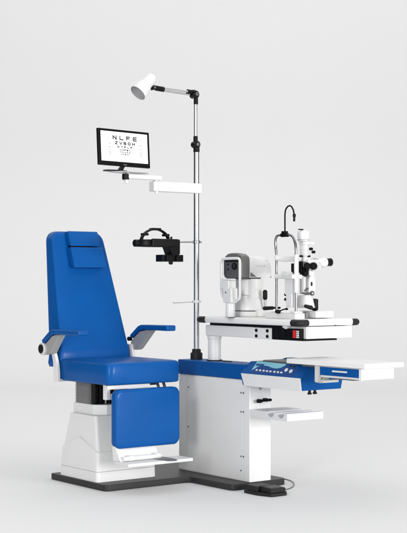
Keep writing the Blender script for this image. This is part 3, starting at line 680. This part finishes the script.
# microscope head
bm = B(); box(bm, px(305), px(319), Y-.022, Y+.05, pz(270), pz(259.5)); mh = obj('microscope_body', bm, 'gloss', sl, bevel=.008)
bm = B(); vdir = Vector((-.62, -.78, 0)); c0 = Vector((px(313.2), Y-.012, pz(266))); cyl(bm, c0, c0+vdir*.022, .0275, n=36); obj('drum_ring', bm, 'grey', mh)
for a, rr, q in ((306, .0185, .034), (312.2, .0195, .034)):
    bm = B(); c0 = Vector((px(a)-.004, Y-.012, pz(266.2))); lathe(bm, [(rr, 0), (rr, q-.003), (rr-.003, q), (rr*.72, q), (rr*.66, q-.003), (0, q-.003)], c0, vdir, n=32); kb = obj('magnification_knob', bm, 'black', mh)
bm = B(); cyl(bm, (px(314), Y-.01, pz(259.5)), (px(314), Y-.01, pz(258)), .007, n=16); obj('lock_screw', bm, 'greyink', mh)
for dy in (0, .062):
    bm = B(); lathe(bm, [(.021, 0), (.024, .004), (.024, .022), (.0265, .024), (.0265, .050), (.024, .054)], (px(317), Y+dy-.005, pz(262.8)), (1, 0, .055), n=32); ey = obj('eyepiece', bm, 'gloss', mh)
    bm = B(); lathe(bm, [(.0195, 0), (.0215, .003), (.0205, .030), (.022, .038), (.020, .041), (0, .041)], (px(317)+.052, Y+dy-.005, pz(262.3)), (1, 0, .055), n=32); obj('eye_cup', bm, 'black', ey)
# joint lines between the turned parts
for r_, z_ in ((.0325, pz(241.5)+.0075), (.0222, pz(256)+.030)):
    bm = B(); lathe(bm, [(r_-.004, 0), (r_, .0002), (r_, .0016), (r_-.004, .0018)], (tx-.004 if r_ > .03 else tx, Y, z_), (0, 0, 1), n=36); obj('joint_line', bm, 'greyink', tw)
# arm and pedestal
bm = B(); prism(bm, [(px(306.5), pz(276)), (px(309.5), pz(275.5)), (px(311.6), pz(279)), (px(311.8), pz(291)), (px(310), pz(295)), (px(306.5), pz(295.5)), (px(305.2), pz(293)), (px(305.4), pz(280))], 'y', Y-.03, Y-.012); ap = obj('arm_plate', bm, 'gloss', sl, bevel=.003)
bm = B(); prism(bm, [(px(308), pz(270)), (px(313.6), pz(270)), (px(313.2), pz(276)), (px(313.4), pz(290)), (px(311), pz(296)), (px(308), pz(296))], 'y', Y-.01, Y+.035); obj('microscope_arm', bm, 'white', sl, bevel=.006)
bm = B(); lathe(bm, [(0, 0), (.0085, 0), (.0085, .003), (0, .005)], (px(307.6), Y-.03, pz(284)), (0, -1, 0), n=20, sx=.62, sy=1.3); obj('arm_window', bm, 'black', ap)
bm = B(); lathe(bm, [(.0125, 0), (.0125, .008), (.010, .010), (.006, .010), (.005, .007), (0, .007)], (px(307.8), Y-.03, pz(293.3)), (0, -1, 0), n=26); obj('pivot_knob', bm, 'darkgrey', ap)
bm = B(); lathe(bm, [(0, 0), (.0045, 0), (.0045, .002), (0, .0025)], (px(307.8), Y-.0372, pz(293.3)), (0, -1, 0), n=20); obj('pivot_pin', bm, 'gloss', ap)
bm = B(); cyl(bm, (px(303), Y, pz(294)), (px(303), Y, pz(277)), .017, n=28); obj('rotation_column', bm, 'grey', sl)
bm = B(); tube(bm, [(px(300), Y-.02, pz(293.4)), (px(304), Y-.03, pz(293.2)), (px(307), Y-.03, pz(293.4))], .005, n=10); tube(bm, [(px(302.5), Y-.02, pz(291)), (px(304.6), Y-.028, pz(288))], .004, n=8); obj('link_bar', bm, 'darkgrey', sl)
bm = B(); lathe(bm, [(.050, 0), (.052, .003), (.046, .03), (.040, .052), (.034, .066)], (px(305), Y, pz(308)), (0, 0, 1), n=36); obj('pedestal', bm, 'gloss', sl, smooth=45)
bm = B(); box(bm, px(305), px(323.2), Y-.085, Y+.05, .8985, .934); bb = obj('cross_slide_base', bm, 'gloss', sl, bevel=.005)
bm = B(); box(bm, px(302.5), px(305.5), Y-.03, Y+.02, .8985, .925); obj('slide_axle', bm, 'greyink', bb, bevel=.002)
bm = B(); box(bm, px(320), px(327), Y-.02, Y+.06, .8957, .930); obj('slide_plate', bm, 'gloss', bb, bevel=.002)
bm = B(); cyl(bm, (px(312.3), Y-.02, .934), (px(312.3), Y-.02, .95), .009, n=18); jk = obj('joystick', bm, 'black', sl)
bm = B(); lathe(bm, [(0, 0), (.014, .001), (.018, .008), (.018, .02), (.0175, .044), (.0182, .052), (.017, .058), (.010, .062), (0, .063)], (px(312.3), Y-.02, .935), (0, 0, 1), n=28); obj('joystick_grip', bm, 'black', jk)
bm = B(); capsule(bm, (px(296.5), Y-.06, pz(305.5)), (px(303.8), Y-.070, pz(308)), .009, .0115); obj('lock_handle', bm, 'black', sl)
bm = B(); capsule(bm, (fx+.0, -.085, .945), (fx+.055, -.115, .948), .0105, .0095); capsule(bm, (fx+.05, -.112, .948), (fx+.085, -.132, .948), .006); obj('side_handle', bm, 'black', sl)
bm = B(); capsule(bm, (fx-.028, -.225, .932), (fx-.030, -.262, .932), .0105); tube(bm, [(fx-.028, -.255, .936), (fx-.026, -.285, .944), (fx-.026, -.302, .946)], .0035, n=8); capsule(bm, (fx-.026, -.298, .946), (fx-.026, -.318, .947), .006); obj('elevation_lever', bm, 'black', sl)

# ================================================================ FOOT PEDAL
fpd = thing('foot_pedal', 'black two-part foot pedal with a thin cable on the floor by the front column', 'pedal', (-.01, -.2, 0))
bm = B(); prism(bm, corner_round([(-.100, -.125), (-.105, -.235), (-.078, -.325), (.020, -.325), (.048, -.295), (.048, -.235), (.02, -.110), (-.06, -.110)], [.01]*8, 4), 'z', .0005, .016); obj('pedal_base', bm, 'rubber', fpd, bevel=.003)
bm = B(); prism(bm, corner_round([(-.094, -.135), (-.094, -.226), (.01, -.226), (.01, -.135)], [.006]*4, 3), 'z', .016, .044)
ph = obj('pedal_housing', bm, 'rubber', fpd, bevel=.004)
bm = B(); prism(bm, [(-.316, .016), (-.317, .036), (-.312, .040), (-.238, .045), (-.232, .042), (-.231, .016)], 'x', -.076, .022)
obj('pedal_tread', bm, 'rubber', fpd, bevel=.004)
bm = B(); prism(bm, [(-.306, .0402), (-.306, .0418), (-.244, .0461), (-.244, .0445)], 'x', -.066, .012); obj('tread_pad_or_shade', bm, 'plate', fpd, bevel=.001)
pts = [(0.327, 0.157, .003), (0.356, 0.131, .003), (0.362, 0.071, .003), (0.337, 0.000, .003), (0.287, -0.073, .003), (0.218, -0.142, .003), (0.151, -0.183, .003), (0.108, -0.193, .003), (.045, -.235, .012)]
bm = B()
def cat(pts, n=6):
    P = [Vector(p) for p in pts]; P = [P[0]*2-P[1]] + P + [P[-1]*2-P[-2]]; out = []
    for i in range(1, len(P)-2):
        for k in range(n):
            t = k/n; out.append(.5*((2*P[i]) + (P[i+1]-P[i-1])*t + (2*P[i-1]-5*P[i]+4*P[i+1]-P[i+2])*t*t + (3*P[i]-P[i-1]-3*P[i+1]+P[i+2])*t**3))
    return out + [P[-2]]
tube(bm, cat(pts), .0026, n=8); obj('cable', bm, 'darkgrey', fpd, smooth=60)

# ---------------------------------------------------------------- studio light
W = bpy.data.worlds.new('World'); S.world = W; W.use_nodes = True
bg = W.node_tree.nodes['Background']; bg.inputs['Strength'].default_value = .455
wn = W.node_tree.nodes; wl = W.node_tree.links
tc = wn.new('ShaderNodeTexCoord'); dt = wn.new('ShaderNodeVectorMath'); dt.operation = 'DOT_PRODUCT'; dt.inputs[1].default_value = rv
ab = wn.new('ShaderNodeMath'); ab.operation = 'ABSOLUTE'
mr = wn.new('ShaderNodeMapRange'); mr.interpolation_type = 'SMOOTHSTEP'; mr.inputs['From Min'].default_value = .70; mr.inputs['From Max'].default_value = .90
mr.inputs['To Min'].default_value = 1; mr.inputs['To Max'].default_value = .03
wl.new(tc.outputs['Generated'], dt.inputs[0]); wl.new(dt.outputs['Value'], ab.inputs[0]); wl.new(ab.outputs[0], mr.inputs['Value']); wl.new(mr.outputs['Result'], bg.inputs['Color'])
def area(name, loc, aim, sx, sy, power, col=(1, 1, 1)):
    l = bpy.data.lights.new(name, 'AREA'); l.shape = 'RECTANGLE'; l.size = sx; l.size_y = sy; l.energy = power; l.color = col
    o = bpy.data.objects.new(name, l); COL.objects.link(o); o.location = loc
    o.rotation_euler = (Vector(aim)-Vector(loc)).to_track_quat('-Z', 'Y').to_euler(); return o
area('key_softbox', (2.0, -10.2, 1.7), (0, 0, .95), 3.4, 2.5, 780)
area('added_overhead_fill', (1.5, 3.3, 5.6), (1.5, 3.3, 0), 15, 15, 570)  # added lamp without a known source, evens out floor and backdrop brightness
area('fill_softbox', (-6.3, -3.9, 1.7), (-.3, .2, .9), 1.1, 2.6, 225)

S.view_settings.view_transform = 'Standard'; S.view_settings.look = 'None'; S.view_settings.exposure = 0; S.view_settings.gamma = 1
S.render.engine = 'CYCLES'; S.cycles.max_bounces = 10; S.cycles.sample_clamp_direct = 3.5; S.cycles.sample_clamp_indirect = 2.5
